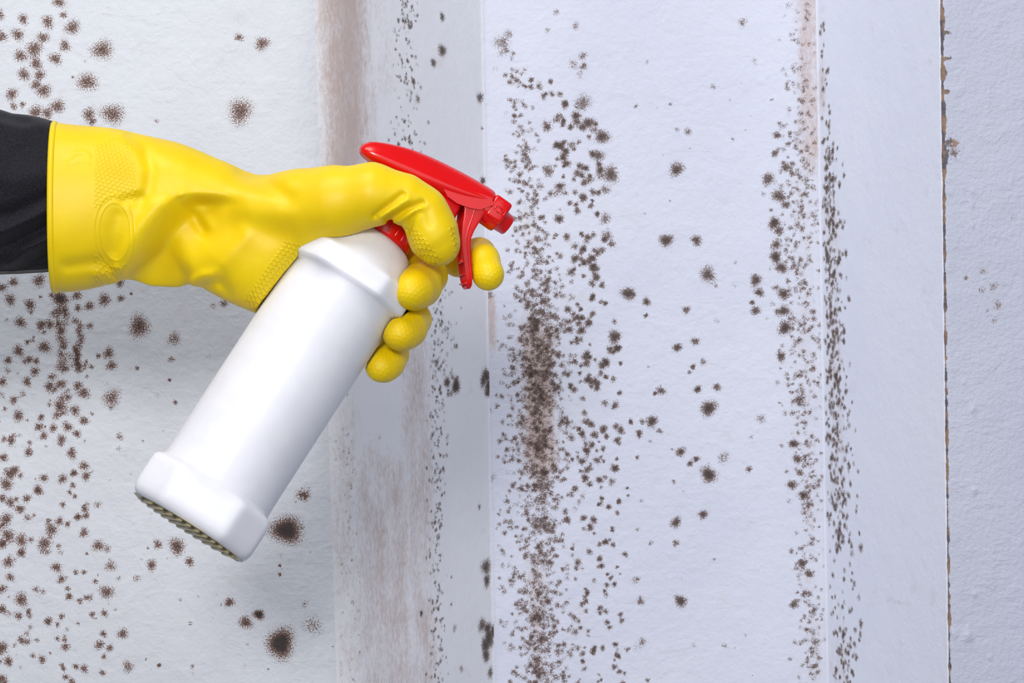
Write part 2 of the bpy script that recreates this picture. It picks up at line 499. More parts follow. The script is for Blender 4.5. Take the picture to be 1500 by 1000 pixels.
for _ in range(1150):
    y = rng.uniform(30, 1250)
    dens = ipl(y, (30, .12), (190, .2), (215, .7), (260, 1), (700, 1), (790, .8), (815, .08), (900, .3), (940, .8), (1000, .9))
    if rng.random() > dens:
        continue
    x = rng.normal(ipl(y, (30, 1203), (215, 1214), (400, 1217), (600, 1226), (760, 1229), (1000, 1238)), ipl(y, (30, 3), (250, 7), (500, 9), (760, 12), (1000, 9)))
    cr = 1196 + 16 * y / 1000
    if x < cr + 4:
        continue
    spots.append((x, y, rng.uniform(4, 7.5), rng.uniform(.45, .85)))
sp([(1261, 802, 10, .7), (1248, 810, 9, .5), (1258, 875, 8, .5), (1261, 913, 9, .75), (1253, 630, 6, .5), (1257, 690, 6, .6), (1245, 826, 6, .6), (1240, 410, 5, .3), (1237, 325, 7, .5),
    (1455, 420, 9, .5), (1462, 447, 9, .55), (1440, 397, 7, .5), (1438, 425, 8, .45), (1447, 455, 5, .4), (1456, 470, 5, .5), (1415, 407, 4, .9), (1484, 317, 9, .25)], .8)

spots_w = [[] for _ in range(5)]
for (x, y, r, st) in spots:
    i, u, z = to_wall(x, y)
    Yw = [1.75, 1.82, 1.93, 1.85, 1.75][i]
    spots_w[i].append((u, z, r / F_PX * Yw, st))

# soft envelopes of damp streaks and some painted shade: (px, py0, py1, half width px, strength, lean)
stains_and_shade = [(505, -400, 430, 38, .95, .0), (492, -400, 430, 26, .65, 0), (535, -300, 90, 18, .45, 0), (560, -200, 200, 26, .28, .0), (520, 520, 1300, 30, .42, .03), (560, 600, 1300, 45, .58, .02),
          (590, 620, 1300, 18, .62, .0), (618, 430, 1300, 26, .58, .0), (560, 760, 1300, 8, .5, .02), (610, 240, 620, 26, .35, 0), (540, 900, 1300, 10, .4, 0), (720, 380, 560, 8, .75, 0), (716, 700, 1000, 12, .25, 0),  # low streaks on the left niche side strengthened to paint its dimmer light
          (1184, -300, 300, 20, .75, .0), (1203, 40, 185, 6, .6, 0), (1185, 150, 1200, 16, .3, .01), (1222, 230, 790, 14, .42, .03), (1228, 850, 1200, 16, .35, 0),
          (788, 425, 745, 26, .95, .0), (790, 740, 1200, 20, .45, .01), (770, 250, 430, 16, .4, .03), (470, -200, 100, 16, .15, 0), (350, 10, 50, 18, .2, 0),
          (1300, 820, 832, 16, .25, 0), (1310, 868, 882, 34, .36, 0), (480, 740, 800, 8, .15, 0)]


def axis_samples(lo, hi, flo, fhi, fine, coarse):
    """fine spacing inside [flo, fhi], coarse outside"""
    a = []
    if lo < flo:
        a += list(np.linspace(lo, flo, max(2, int((flo - lo) / coarse) + 1))[:-1])
    a += list(np.linspace(max(lo, flo), min(hi, fhi), int((min(hi, fhi) - max(lo, flo)) / fine) + 1))
    if hi > fhi:
        a += list(np.linspace(fhi, hi, max(2, int((hi - fhi) / coarse) + 1))[1:])
    return np.array(a)


ZS = axis_samples(-0.85, 0.85, -0.295, 0.295, 0.00105, 0.012)


def profile(sarr, zarr):
    """(arc length, height) -> world x, y; rounded corners"""
    Zg = zarr[None, :]
    Sg = sarr[:, None]
    cx, cy = [], []
    for i in range(6):
        x, y = corner_line(i, zarr)
        cx.append(x)
        cy.append(np.full_like(zarr, y))
    cum = np.concatenate([[0], np.cumsum(W)])
    X = np.zeros((len(sarr), len(zarr)))
    Y = np.zeros_like(X)
    for i in range(5):
        m = (sarr >= cum[i] - 1e-9) & (sarr <= cum[i + 1] + 1e-9)
        t = ((sarr[m] - cum[i]) / W[i])[:, None]
        X[m] = cx[i] * (1 - t) + cx[i + 1] * t
        Y[m] = cy[i] * (1 - t) + cy[i + 1] * t
    for c in range(1, 5):
        R = FIL[c]
        m = (sarr > cum[c] - R) & (sarr < cum[c] + R)
        if not m.any():
            continue
        t = ((sarr[m] - cum[c] + R) / (2 * R))[:, None]
        ta, tb = R / W[c - 1], R / W[c]
        ax, ay = cx[c] * (1 - ta) + cx[c - 1] * ta, cy[c] * (1 - ta) + cy[c - 1] * ta
        bx, by = cx[c] * (1 - tb) + cx[c + 1] * tb, cy[c] * (1 - tb) + cy[c + 1] * tb
        X[m] = (1 - t) ** 2 * ax + 2 * t * (1 - t) * cx[c] + t * t * bx
        Y[m] = (1 - t) ** 2 * ay + 2 * t * (1 - t) * cy[c] + t * t * by
    return X, Y


def value_noise_1d(z, period, seed):
    r = np.random.default_rng(seed)
    n = r.random(4000)
    q = (z + 2.0) / period
    i = np.floor(q).astype(int)
    f = q - i
    f = f * f * (3 - 2 * f)
    return n[i % 4000] * (1 - f) + n[(i + 1) % 4000] * f


fine_u = [(W[0] - 0.39, W[0]), (0, W[1]), (0, W[2]), (0, W[3]), (0, 0.075)]
cumW = np.concatenate([[0], np.cumsum(W)])
for wi in range(5):
    u = axis_samples(0, W[wi], fine_u[wi][0], fine_u[wi][1], 0.00105, 0.012)
    nu, nz = len(u), len(ZS)
    X, Y = profile(u + cumW[wi], ZS)
    Z = np.broadcast_to(ZS[None, :], X.shape).copy()
    m = np.zeros((nu, nz), dtype=np.float32)
    for (cu, cz, r, st) in spots_w[wi]:
        R = r * 1.6
        i0, i1 = np.searchsorted(u, [cu - R, cu + R])
        j0, j1 = np.searchsorted(ZS, [cz - R, cz + R])
        if i1 <= i0 or j1 <= j0:
            continue
        du = u[i0:i1, None] - cu
        dz = ZS[None, j0:j1] - cz
        th = np.arctan2(dz, du)
        p1, p2 = rng.uniform(0, 6.28, 2)
        q = np.sqrt(du * du + dz * dz) / r * (1 + .09 * np.sin(2 * th + p1) + .08 * np.sin(3 * th + p2))
        gsp = st * np.exp(-(q / 0.80) ** 2.0)
        m[i0:i1, j0:j1] = np.maximum(m[i0:i1, j0:j1], gsp) + 0.15 * np.minimum(m[i0:i1, j0:j1], gsp)
    stn = np.zeros_like(m)
    for (px, py0, py1, hw, st, lean) in stains_and_shade:
        i, cu, _ = to_wall(px, np.clip((py0 + py1) / 2, 0, 1000))
        if abs(i - wi) > 1:
            continue
        # half width measured on this wall
        i2, cu2, _ = to_wall(px + 3, np.clip((py0 + py1) / 2, 0, 1000))
        if i != wi:
            continue
        mu = abs(cu2 - cu) / 3 if i2 == i else 0.0006
        Yw = [1.75, 1.82, 1.93, 1.85, 1.75][wi]
        z0, z1 = (500 - py0) / F_PX * Yw, (500 - py1) / F_PX * Yw
        a, b = corner_line(wi, ZS)[0], None
        cc = cu + lean * ((z0 + z1) / 2 - ZS)[None, :]
        e = np.exp(-np.abs((u[:, None] - cc) / (hw * mu * 1.05)) ** 2.5)
        ed = min(0.045, 0.4 * (z0 - z1))
        e = e * smoothstep(0, ed, z0 - ZS)[None, :] * smoothstep(0, ed, ZS - z1)[None, :]
        stn = np.maximum(stn, st * e)
    dirt = np.zeros_like(m)
    if wi in (3, 4):
        # crumbled outer edge with bare substrate and a narrow crack
        dist = (W[3] - u[:, None]) if wi == 3 else u[:, None]
        wob = value_noise_1d(ZS, 0.012, 1)[None, :] * 0.6 + value_noise_1d(ZS, 0.004, 2)[None, :] * 0.4
        wid = 0.0011 + 0.0030 * np.clip(wob - 0.28, 0, 1) * (1.0 if wi == 4 else 0.25)
        upper = smoothstep(0.02, 0.14, ZS)[None, :]
        if wi == 4:
            wid = wid * (0.9 + 0.9 * upper)
            dirt = smoothstep(1.0, 0.4, dist / wid)
            pz = (500 - 215) / F_PX * 1.75                # scraped patch
            dirt = np.maximum(dirt, 0.62 * np.exp(-((ZS[None, :] - pz) / 0.012) ** 2) * np.exp(-((u[:, None] - 0.006) / 0.008) ** 2))
            for zc, uc, uw, stt in ((1000, .0, .004, .6),):
                pass
            for py in (48, 85, 135):
                zc = (500 - py) / F_PX * 1.75
                dirt = np.maximum(dirt, 0.75 * np.exp(-((ZS[None, :] - zc) / 0.0022) ** 2) * smoothstep(0.011, 0.004, u)[:, None])
            groove = smoothstep(0.0022, 0.0, dist) * (0.0012 + 0.002 * wob)
            Y += groove
        else:
            dirt = smoothstep(1.0, 0.4, dist / wid) * 0.85
            groove = smoothstep(0.0022, 0.0, dist) * (0.0012 + 0.002 * wob)
            Y += groove
    if wi == 4:
        for (px, py, r, a) in ((1425, 600, 4, 1.1), (1427, 718, 4, 1.1), (1418, 930, 6, 1.3), (1412, 560, 3, .8), (1428, 870, 4, 1.0), (1397, 928, 5, 1), (1424, 300, 3, .7), (1424, 330, 3, .7), (1424, 280, 3, .7), (1450, 962, 3, .7)):
            _, cu, cz = to_wall(px, py)
            rr = r / F_PX * 1.75
            Y -= a * 0.0011 * np.exp(-((u[:, None] - cu) / rr) ** 2 - ((Z - cz) / (rr * 1.5)) ** 2)
    verts = np.stack([X, Y, Z], -1).reshape(-1, 3)
    fc = grid_faces(nu, nz)
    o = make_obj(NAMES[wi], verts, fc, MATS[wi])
    wear = np.stack([np.clip(m, 0, 1.3), stn, dirt, np.ones_like(m)], -1)
    color_attr(o.data, 'wear', wear)
    o['kind'] = 'structure'

# ------------------------------------------------------------------ spray bottle
# local frame in metres: x = spray direction, z = bottle axis, origin where neck meets collar
c_t, s_t = math.sqrt(1 - 0.20 ** 2), 0.20
ax_z = np.array([0.533 * c_t, s_t, 0.846 * c_t])
ax_z /= np.linalg.norm(ax_z)
e0 = np.array([0.846, 0.0, -0.533])
e0 /= np.linalg.norm(e0)
d0 = np.cross(ax_z, e0)
if d0[1] < 0:
    d0 = -d0
PHI = math.radians(14)
ax_x = math.cos(PHI) * e0 + math.sin(PHI) * d0
ax_y = np.cross(ax_z, ax_x)
B_ORG = P(552, 348, 0)
B_MAT = Matrix(((ax_x[0], ax_y[0], ax_z[0], B_ORG[0]), (ax_x[1], ax_y[1], ax_z[1], B_ORG[1]), (ax_x[2], ax_y[2], ax_z[2], B_ORG[2]), (0, 0, 0, 1)))
U = 1.0 / S                                                    # one hand-plane pixel in metres
KX = 1.0 / math.cos(PHI)

bottle = bpy.data.objects.new('spray_bottle', None)
C.objects.link(bottle)
bottle.matrix_world = B_MAT
bottle['label'] = 'white plastic spray bottle with a red trigger head, held in the yellow glove'
bottle['category'] = 'spray bottle'

# (t, circle radius, facet radius, facet amount)
BODY = [(-503, 88, 88, 1), (-502, 91, 91, 1), (-497, 95, 96, 1), (-489, 98, 99, 1), (-478, 98, 99.5, 1), (-450, 98, 99.5, 1), (-442, 97, 98.5, 1), (-437, 93, 95, .8), (-433, 88.5, 90, .3), (-428, 87, 87, 0),
        (-400, 86.5, 86, 0), (-260, 86.5, 86, 0), (-120, 87, 86, 0), (-96, 87.5, 87, 0), (-92, 90, 92, .5), (-88.5, 92.5, 95.5, 1), (-85, 93.5, 96.5, 1), (-60, 93.5, 96, 1), (-57, 93, 95, .9), (-53, 92, 92, .5), (-48, 88, 88, .15),
        (-40, 82, 82, 0), (-28, 74.5, 74, 0), (-16, 66.5, 66, 0), (-8, 60, 60, 0), (-3, 54, 54, 0), (0, 47, 47, 0), (2, 40, 40, 0), (14, 38, 38, 0)]


def facet_radius(th, R):
    """octagon with alternating wide and narrow sides, softly rounded"""
    a = np.radians(np.array([-28, 28, 62, 118, 152, 208, 242, 298]))
    out = np.zeros_like(th)
    normals = [((a[i] + a[(i + 1) % 8] + (2 * math.pi if i == 7 else 0)) / 2, math.cos(((a[(i + 1) % 8] + (2 * math.pi if i == 7 else 0)) - a[i]) / 2)) for i in range(8)]
    acc = np.zeros_like(th)
    for na, h in normals:
        cth = np.cos(th - na)
        acc += np.where(cth > 0, (np.maximum(cth, 0) / (h * 1.10)) ** 46, 0)
    return R * acc ** (-1.0 / 46)


NTH = 192
TH = np.linspace(0, 2 * math.pi, NTH, endpoint=False)
# facets face the camera, not the nozzle
CAMTH = math.atan2(-ax_y[1], -ax_x[1]) + math.radians(2)
ts = []
for (a, b) in zip(BODY[:-1], BODY[1:]):
    nst = max(1, int(abs(b[0] - a[0]) / 20))
    for q in range(nst):
        f = q / nst
        ts.append(tuple(a[i] + (b[i] - a[i]) * f for i in range(4)))
ts.append(BODY[-1])
rings = []
for (t, rc, rf, am) in ts:
    r = rc * (1 - am) + am * facet_radius(TH - CAMTH, rf)
    if am > 0:
        # centre panels a touch proud of their frame lines
        pass
    rings.append(np.stack([r * U * np.cos(TH), r * U * np.sin(TH), np.full(NTH, t * U)], -1))
verts = np.concatenate(rings)
body = make_obj('bottle_body', verts, grid_faces(len(rings), NTH, True)[:, ::-1], M_white, bottle)
body['label'] = 'smooth white plastic bottle body with faceted base and shoulder bands'

# recessed underside with ribs
br = []
for (t, r) in ((-502.5, 92), (-503.5, 88), (-503, 84), (-499, 80), (-498, 40), (-498, 3)):
    br.append(np.stack([r * U * np.cos(TH[::4]), r * U * np.sin(TH[::4]), np.full(NTH // 4, t * U)], -1))
under = make_obj('base_underside', np.concatenate(br), grid_faces(len(br), NTH // 4, True), M_base_shade, bottle)


def box_mesh(name, cx, cy, cz, sx_, sy_, sz_, mat, parent, bevel=0.0, rot=None, seg=3):
    """bevelled box in sprayer-local pixel units"""
    v = np.array([[x, y, z] for x in (-.5, .5) for y in (-.5, .5) for z in (-.5, .5)]) * np.array([sx_, sy_, sz_])
    if rot:
        cr_, sr_ = math.cos(rot), math.sin(rot)
        v = np.stack([v[:, 0] * cr_ - v[:, 2] * sr_, v[:, 1], v[:, 0] * sr_ + v[:, 2] * cr_], -1)
    v = (v + np.array([cx, cy, cz])) * U
    o = make_obj(name, v, [(0, 1, 3, 2), (4, 6, 7, 5), (0, 4, 5, 1), (2, 3, 7, 6), (0, 2, 6, 4), (1, 5, 7, 3)], mat, parent)
    if bevel:
        md = o.modifiers.new('bevel', 'BEVEL')
        md.width = bevel * U
        md.segments = seg
    return o


for q in range(-5, 6):
    L = 2 * math.sqrt(max(0, 80 ** 2 - (q * 14) ** 2))
    box_mesh('base_rib', q * 14, 0, -502, 5, L, 8, M_base_shade, under)


def lathe(name, prof, mat, parent, n=64, axis='z', org=(0, 0, 0), flip=False, ribs=None):
    rr = []
    th = np.linspace(0, 2 * math.pi, n, endpoint=False)
    for (t, r) in prof:
        rad = np.full(n, float(r))
        if ribs and ribs[0] <= t <= ribs[1]:
            rad = rad - ribs[3] * (0.5 + 0.5 * np.cos(th * ribs[2]))
        if axis == 'z':
            q = np.stack([rad * np.cos(th), rad * np.sin(th), np.full(n, t)], -1)
        else:
            q = np.stack([np.full(n, t), rad * np.cos(th), rad * np.sin(th)], -1)
        rr.append(q)
    v = (np.concatenate(rr) + np.array(org)) * U
    f = grid_faces(len(prof), n, True)
    return make_obj(name, v, f[:, ::-1] if not flip else f, mat, parent)


collar = lathe('screw_collar', [(0, 44), (0.5, 50), (3, 51), (30, 50), (38, 48.5), (42, 45), (43, 30), (43, 2)], M_red, bottle, 256)
for q in range(24):                                             # grip ribs of the screw collar
    a = q / 24 * 2 * math.pi
    o = box_mesh('collar_rib', 0, 0, 0, 3, 4, 26, M_red, collar, 1.2, seg=2)
    o.location = (49.9 * U * math.cos(a), 49.9 * U * math.sin(a), 19 * U)
    o.rotation_euler = (0, 0, a)


# sprayer head shroud: rounded sections along x
HT = lambda x: 0.06 * x + 4
SH = [(-91, 97, 101, 4, 2), (-88, 91, 108, 11, 6), (-82, 88.5, 114, 16, 9), (-72, 87, 119.5, 20, 11), (-57, 86.5, 126, 23, 12.5), (-38, 87, 133, 25.5, 13.5), (-18, 88.5, 138.5, 27, 14), (10, 92, 143, 28, 14), (36, 97, 146, 28, 14), (60, 103, 148, 27.5, 14), (80, 110, 149, 27, 14), (98, 118, 149.5, 26, 14), (106, 122, 149, 25.5, 14), (109, 124, 147, 24, 12.5), (110, 127, 144, 20, 10)]
NS = 72
a_ = np.linspace(0, 2 * math.pi, NS, endpoint=False)
rr = []
for (x, zb, zt, hb, ht) in SH:
    ca, sa = np.cos(a_), np.sin(a_)
    sq = lambda v, p: np.sign(v) * np.abs(v) ** p
    zz = sq(sa, 0.62)
    yy = sq(ca, 0.55)
    w = hb + (ht - hb) * np.clip((zz + 0.35) / 1.35, 0, 1) ** 1.3
    rr.append(np.stack([np.full(NS, x * KX), yy * w, (zb + zt) / 2 + HT(x) + zz * (zt - zb) / 2], -1))
v = np.concatenate(rr)
nv = len(v)
f = [tuple(q) for q in grid_faces(len(SH), NS, True).tolist()]
f.append(tuple(range(NS)))
f.append(tuple(range(nv - NS, nv))[::-1])
shroud = make_obj('trigger_head_shroud', v * U, f, M_red, bottle)
sm = shroud.modifiers.new('sub', 'SUBSURF')
sm.levels = sm.render_levels = 1

lathe('pump_neck', [(40, 30), (60, 29), (96, 29)], M_red2, bottle, 48)
box_mesh('pump_housing', 48 * KX, 0, 88, 62, 34, 44, M_red2, bottle, 6, rot=0.12)
# side cheeks that come down over the lever pivot
for sgn in (-1, 1):
    pts = [(30, 112), (50, 101), (66, 100), (84, 104), (98, 110), (110, 126), (104, 132), (50, 118)]
    vv, n_ = [], len(pts)
    for yy in (20.5 * sgn, 25.5 * sgn):
        vv += [(x * KX * U, yy * U, (z + HT(x)) * U) for x, z in pts]
    ff = [tuple(range(n_)), tuple(range(n_, 2 * n_))[::-1]] + [(i, (i + 1) % n_, n_ + (i + 1) % n_, n_ + i) for i in range(n_)]
    o = make_obj('side_cheek', vv, ff, M_red, bottle, smooth=False)
    md = o.modifiers.new('bevel', 'BEVEL')
    md.width = 1.6 * U
    md.segments = 2

# nozzle
NZ = 130
noz = lathe('nozzle', [(100, 2), (100, 21), (104, 22), (131, 22), (135, 21), (136.5, 18), (137, 17), (151, 16), (153, 14.5), (153, 8), (147, 6), (147, 1)], M_red, bottle, 64, 'x', (4, 0, NZ), flip=True)
box_mesh('nozzle_flange', 123 * KX, 0, NZ + 7, 30, 46, 37, M_red, bottle, 5)
# raised marks on the near flat of the nozzle flange (faces -y or +y, whichever looks at the camera)
near = -1 if ax_y[1] > 0 else 1
for (mx, mz, ln, rt) in ((117, 8, 9, 1.57), (121, 12, 8, 0), (125, 8, 9, 1.57), (121, 4, 8, 0), (129, 8, 10, 1.2), (133, 8, 10, 1.9)):
    box_mesh('raised_mark', mx * KX, near * 23.3, NZ + mz - 2, ln, 1.6, 2.0, M_red, noz, 0.5, rot=rt - 0.3, seg=1)

# trigger lever: curved channel, ribs across its hollow back
LV = [(x_, z_ + 0.06 * x_ + 2, t_, w_) for x_, z_, t_, w_ in [(88, 124, 22, 21), (93, 112, 20, 20.5), (97, 96, 15, 20), (101, 80, 11, 18.5), (106, 66, 8.5, 17), (114, 53, 7.5, 16.5), (123, 41, 7, 16.5), (133, 28, 6.5, 16.5), (142, 16, 6, 15.5), (148, 8, 5, 13), (151, 4, 3, 9)]]


def sweep(name, prof, yoff, wk, thk, mat, parent):
    """flat bar along the lever curve: wk = half width in y"""
    pts = np.array([(p[0] * KX, p[1]) for p in prof], dtype=float)
    tan = np.gradient(pts, axis=0)
    tan /= np.linalg.norm(tan, axis=1)[:, None]
    nor = np.stack([tan[:, 1], -tan[:, 0]], -1)
    rr = []
    nn_ = 24
    aa = np.linspace(0, 2 * math.pi, nn_, endpoint=False)
    for i in range(len(pts)):
        sq = lambda v, p: np.sign(v) * np.abs(v) ** p
        a1 = sq(np.cos(aa), .45) * thk(prof[i], i)
        b1 = sq(np.sin(aa), .45) * wk(prof[i], i)
        rr.append(np.stack([pts[i, 0] + nor[i, 0] * (a1 + yoff[1]), b1 + yoff[0](prof[i], i) if callable(yoff[0]) else b1 + yoff[0], pts[i, 1] + nor[i, 1] * (a1 + yoff[1])], -1))
    v = np.concatenate(rr) * U
    f = [tuple(q) for q in grid_faces(len(pts), nn_, True).tolist()] + [tuple(range(nn_)), tuple(range(len(v) - nn_, len(v)))[::-1]]
    return make_obj(name, v, f, mat, parent)


s_ = 1 if np.dot(np.array([LV[0][1] - LV[-1][1], 0]), [1, 0]) > 0 else -1
lever = sweep('trigger_lever', LV, (0, 0), lambda p, i: p[3], lambda p, i: 3.2, M_red2, bottle)
lever['label'] = 'curved red trigger lever with ribs across its hollow back'
# flanges run back from the lever face towards the bottle
back = []
for sgn in (-1, 1):
    fl = sweep('lever_flange', LV, ((lambda sg: (lambda p, i: sg * (p[3] - 2.2)))(sgn), 0), lambda p, i: 2.0, lambda p, i: p[2] * 0.9, M_red2, lever)
for (x, z) in ((138, 32), (127, 46), (146, 21)):
    box_mesh('lever_rib', x * KX - 3, 0, z - 1.5, 8, 28, 2.2, M_red2, lever, 0.5, rot=0.9, seg=1)
for yy in (-7, 0, 7):
    sweep('lever_web', LV[6:10], (yy, 1.5), lambda p, i: 0.9, lambda p, i: 4.5, M_red2, lever)

# ------------------------------------------------------------------ person: gloved hand and sleeve
person = bpy.data.objects.new('person', None)
C.objects.link(person)
person['label'] = 'arm of a person in black sleeve and yellow rubber glove, squeezing a spray bottle'
person['category'] = 'person'

H = 2.0                                                        # voxel, in hand-plane pixels
GX = np.arange(56, 766, H, dtype=np.float32)                   # hand frame: px, depth, py at the hand plane
GD = np.arange(-142, 150, H, dtype=np.float32)
GZ = np.arange(160, 586, H, dtype=np.float32)
nx, nd_, nz_ = len(GX), len(GD), len(GZ)


def hp(px, py, d):
    """pixel + depth -> hand frame (metric, scaled by S)"""
    k_ = (Y0 + d / S) / Y0
    return np.array([750 + (px - 750) * k_, d, 500 + (py - 500) * k_], dtype=np.float32)


FAR = np.float32(60.0)


def cone_chain(pts, k_=6.0):
    """smooth union of round cones along a chain of (px, py, d, r)"""
    Fo = np.full((nx, nd_, nz_), FAR, dtype=np.float32)
    for a, b in zip(pts[:-1], pts[1:]):
        pa, pb = hp(*a[:3]), hp(*b[:3])
        ra, rb = a[3], b[3]
        pad = max(ra, rb) + 34
        lo, hi = np.minimum(pa, pb) - pad, np.maximum(pa, pb) + pad
        ix = slice(max(0, np.searchsorted(GX, lo[0])), np.searchsorted(GX, hi[0]))
        iy = slice(max(0, np.searchsorted(GD, lo[1])), np.searchsorted(GD, hi[1]))
        iz = slice(max(0, np.searchsorted(GZ, lo[2])), np.searchsorted(GZ, hi[2]))
        X = GX[ix][:, None, None] - pa[0]
        Y = GD[iy][None, :, None] - pa[1]
        Z = GZ[iz][None, None, :] - pa[2]
        d = pb - pa
        L2 = float(d @ d)
        t = np.clip((X * d[0] + Y * d[1] + Z * d[2]) / L2, 0, 1)
        q = np.sqrt((X - t * d[0]) ** 2 + (Y - t * d[1]) ** 2 + (Z - t * d[2]) ** 2) - (ra + (rb - ra) * t)
        Fo[ix, iy, iz] = smin(Fo[ix, iy, iz], q.astype(np.float32), k_)
    return Fo


def smin(a, b, k_):
    h = np.maximum(k_ - np.abs(a - b), 0) / k_
    return np.minimum(a, b) - h * h * k_ * 0.25


# --- cuff, wrist and palm as one sleeve of elliptical sections: px, top, bottom, depth centre, depth radius
ARM = [(40, 176, 427, -12, 96), (78, 177, 427, -12, 95), (100, 180, 427, -12, 94), (125, 182, 423, -12, 92), (150, 184, 417, -12, 88), (177, 188, 408, -12, 82), (190, 191, 410, -12, 80), (215, 197, 419, -12, 77), (255, 206, 421, -12, 74), (275, 213, 415, -12, 72),
       (290, 219, 420, -12, 70), (310, 228, 431, -12, 70), (330, 236, 441, -12, 71), (355, 247, 452, -12, 72), (378, 256, 461, -12, 72), (392, 258, 452, -14, 72), (404, 258, 432, -18, 70), (420, 258, 408, -24, 66), (440, 257, 386, -32, 58), (460, 254, 369, -40, 50), (480, 251, 357, -48, 44), (496, 252, 348, -54, 34), (508, 270, 325, -58, 16)]
A = np.array(ARM, dtype=np.float32)
kk = (Y0 + (A[:, 3] - 30) / S) / Y0
ax_ = 750 + (A[:, 0] - 750) * kk
top_ = 500 + (A[:, 1] - 500) * kk
bot_ = 500 + (A[:, 2] - 500) * kk
tp = np.interp(GX, ax_, top_)
bt = np.interp(GX, ax_, bot_)
dc = np.interp(GX, ax_, A[:, 3])
dr = np.interp(GX, ax_, A[:, 4])


def sm1(a, n=9):
    w = np.hanning(n + 2)[1:-1]
    w /= w.sum()
    return np.convolve(np.pad(a, n // 2, mode='edge'), w, 'valid')


tp, bt, dc, dr = sm1(tp), sm1(bt, 5), sm1(dc, 15), sm1(dr, 15)


def arm_sdf(shrink=0.0):
    cz = ((tp + bt) / 2)[:, None, None]
    rz = np.maximum((bt - tp) / 2 - shrink, 3)[:, None, None]
    ry = np.maximum(dr - shrink, 3)[:, None, None]
    Y = (GD[None, :, None] - dc[:, None, None]) / ry
    Z = (GZ[None, None, :] - cz) / rz
    q = (np.abs(Y) ** 2.15 + np.abs(Z) ** 2.15) ** (1 / 2.15)
    gl = np.sqrt((Y / ry) ** 2 + (Z / rz) ** 2) / np.maximum(q, 1e-3)
    Fo = (q - 1) / np.maximum(gl, 1.0 / np.maximum(ry, rz))
    return np.clip(Fo, -FAR, FAR).astype(np.float32)


Farm = arm_sdf()
Farm = np.maximum(Farm, (GX[:, None, None] - hp(510, 300, -60)[0]))

thumb = cone_chain([(395, 318, -34, 60), (440, 305, -52, 52), (490, 297, -70, 49), (545, 285, -86, 42), (592, 290, -86, 31), (621, 307, -80, 29), (631, 332, -76, 31), (637, 350, -74, 31.5), (644, 361, -73, 26)], 18)
meta = cone_chain([(370, 370, 0, 62), (440, 350, 45, 50), (530, 315, 92, 34)], 14)
meta = smin(meta, cone_chain([(370, 380, 5, 58), (450, 400, 70, 40), (495, 410, 105, 30)], 14), 12)
meta = smin(meta, cone_chain([(495, 410, 105, 30), (515, 375, 108, 32), (530, 340, 104, 34), (545, 305, 98, 32)], 14), 12)
index = cone_chain([(545, 303, 98, 30), (625, 345, 118, 27), (672, 379, 112, 26), (702, 372, 88, 23.5), (708, 380, 62, 23), (715, 402, 40, 24)], 8)
middle = cone_chain([(535, 340, 100, 30), (596, 378, 90, 26), (618, 393, 52, 25), (627, 404, 8, 27.5), (615, 418, -30, 31), (606, 424, -54, 29), (601, 426, -66, 25)], 8)
ring = cone_chain([(515, 378, 106, 29), (582, 435, 92, 25), (602, 456, 55, 24), (606, 468, 12, 25), (597, 481, -18, 27.5), (588, 487, -36, 26), (584, 489, -46, 22)], 8)
little = cone_chain([(495, 410, 106, 27), (548, 480, 95, 23), (572, 510, 60, 21), (576, 519, 22, 22), (568, 530, 4, 24.5), (561, 536, -8, 23), (556, 538, -16, 20)], 8)

Fh = smin(Farm, thumb, 22)
Fh = smin(Fh, meta, 18)
for fg in (index, middle, ring, little):
    Fh = smin(Fh, fg, 5)
del thumb, meta, index, middle, ring, little

# --- folds, pressed into the side that faces the camera
QX, QZ = np.meshgrid(GX, GZ, indexing='ij')
KN = (Y0 + (-70) / S) / Y0                                      # near-side pixels
PXm = 750 + (QX - 750) / KN
PYm = 500 + (QZ - 500) / KN
disp = np.zeros_like(QX)


def ridge_stroke(pts, w, amp):
    global disp
    d, _ = poly_dist(PXm, PYm, pts)
    disp = disp + amp * np.exp(-(d / w) ** 2)


def cliff(pts, w_deep, amp, sharp=5.0):
    """deep valley right below the line, sharp at the line and easing out"""
    global disp
    d, sd = poly_dist(PXm, PYm, pts)
    s = d * sd
    ends = 1.0
    disp = disp - amp * smoothstep(-sharp, sharp, s) * np.exp(-(np.maximum(s, 0) / w_deep) ** 2) * (np.abs(s) < 4 * w_deep)


main = [(170, 420), (180, 398), (214, 343), (238, 311), (250, 297), (258, 293)]
d, sd = poly_dist(PXm, PYm, main)
s = d * sd
msk = smoothstep(282, 302, PYm)
disp -= 40 * smoothstep(-2, 34, s) * np.exp(-(np.maximum(s - 24, 0) / 46) ** 2) * msk * np.interp(PYm, [290, 400], [0.75, 1.15])
disp += 6 * np.exp(-((s + 9) / 11) ** 2) * msk
ridge_stroke([(262, 296), (278, 312), (294, 336)], 9, -7)
ridge_stroke([(268, 288), (288, 305), (306, 330)], 9, 3)
ridge_stroke([(262, 350), (276, 395), (278, 418)], 16, 5)
ridge_stroke([(272, 416), (296, 404), (318, 401)], 8, 5)
ridge_stroke([(322, 404), (330, 425)], 9, -4)
ridge_stroke([(290, 418), (318, 414)], 8, -5)
ridge_stroke([(184, 195), (208, 214), (222, 248), (219, 280), (206, 300)], 9, -3.2)
ridge_stroke([(176, 200), (198, 220), (209, 250), (206, 276)], 10, 2.5)
ridge_stroke([(164, 366), (168, 340), (176, 318)], 11, -3.5)
ridge_stroke([(186, 294), (208, 290)], 7, -4)
ridge_stroke([(100, 390), (150, 382), (166, 404)], 9, -5)
ridge_stroke([(140, 402), (170, 396)], 8, 3)
ridge_stroke([(352, 250), (385, 266), (425, 292)], 13, -6)
ridge_stroke([(300, 345), (360, 330), (420, 345)], 22, -7)
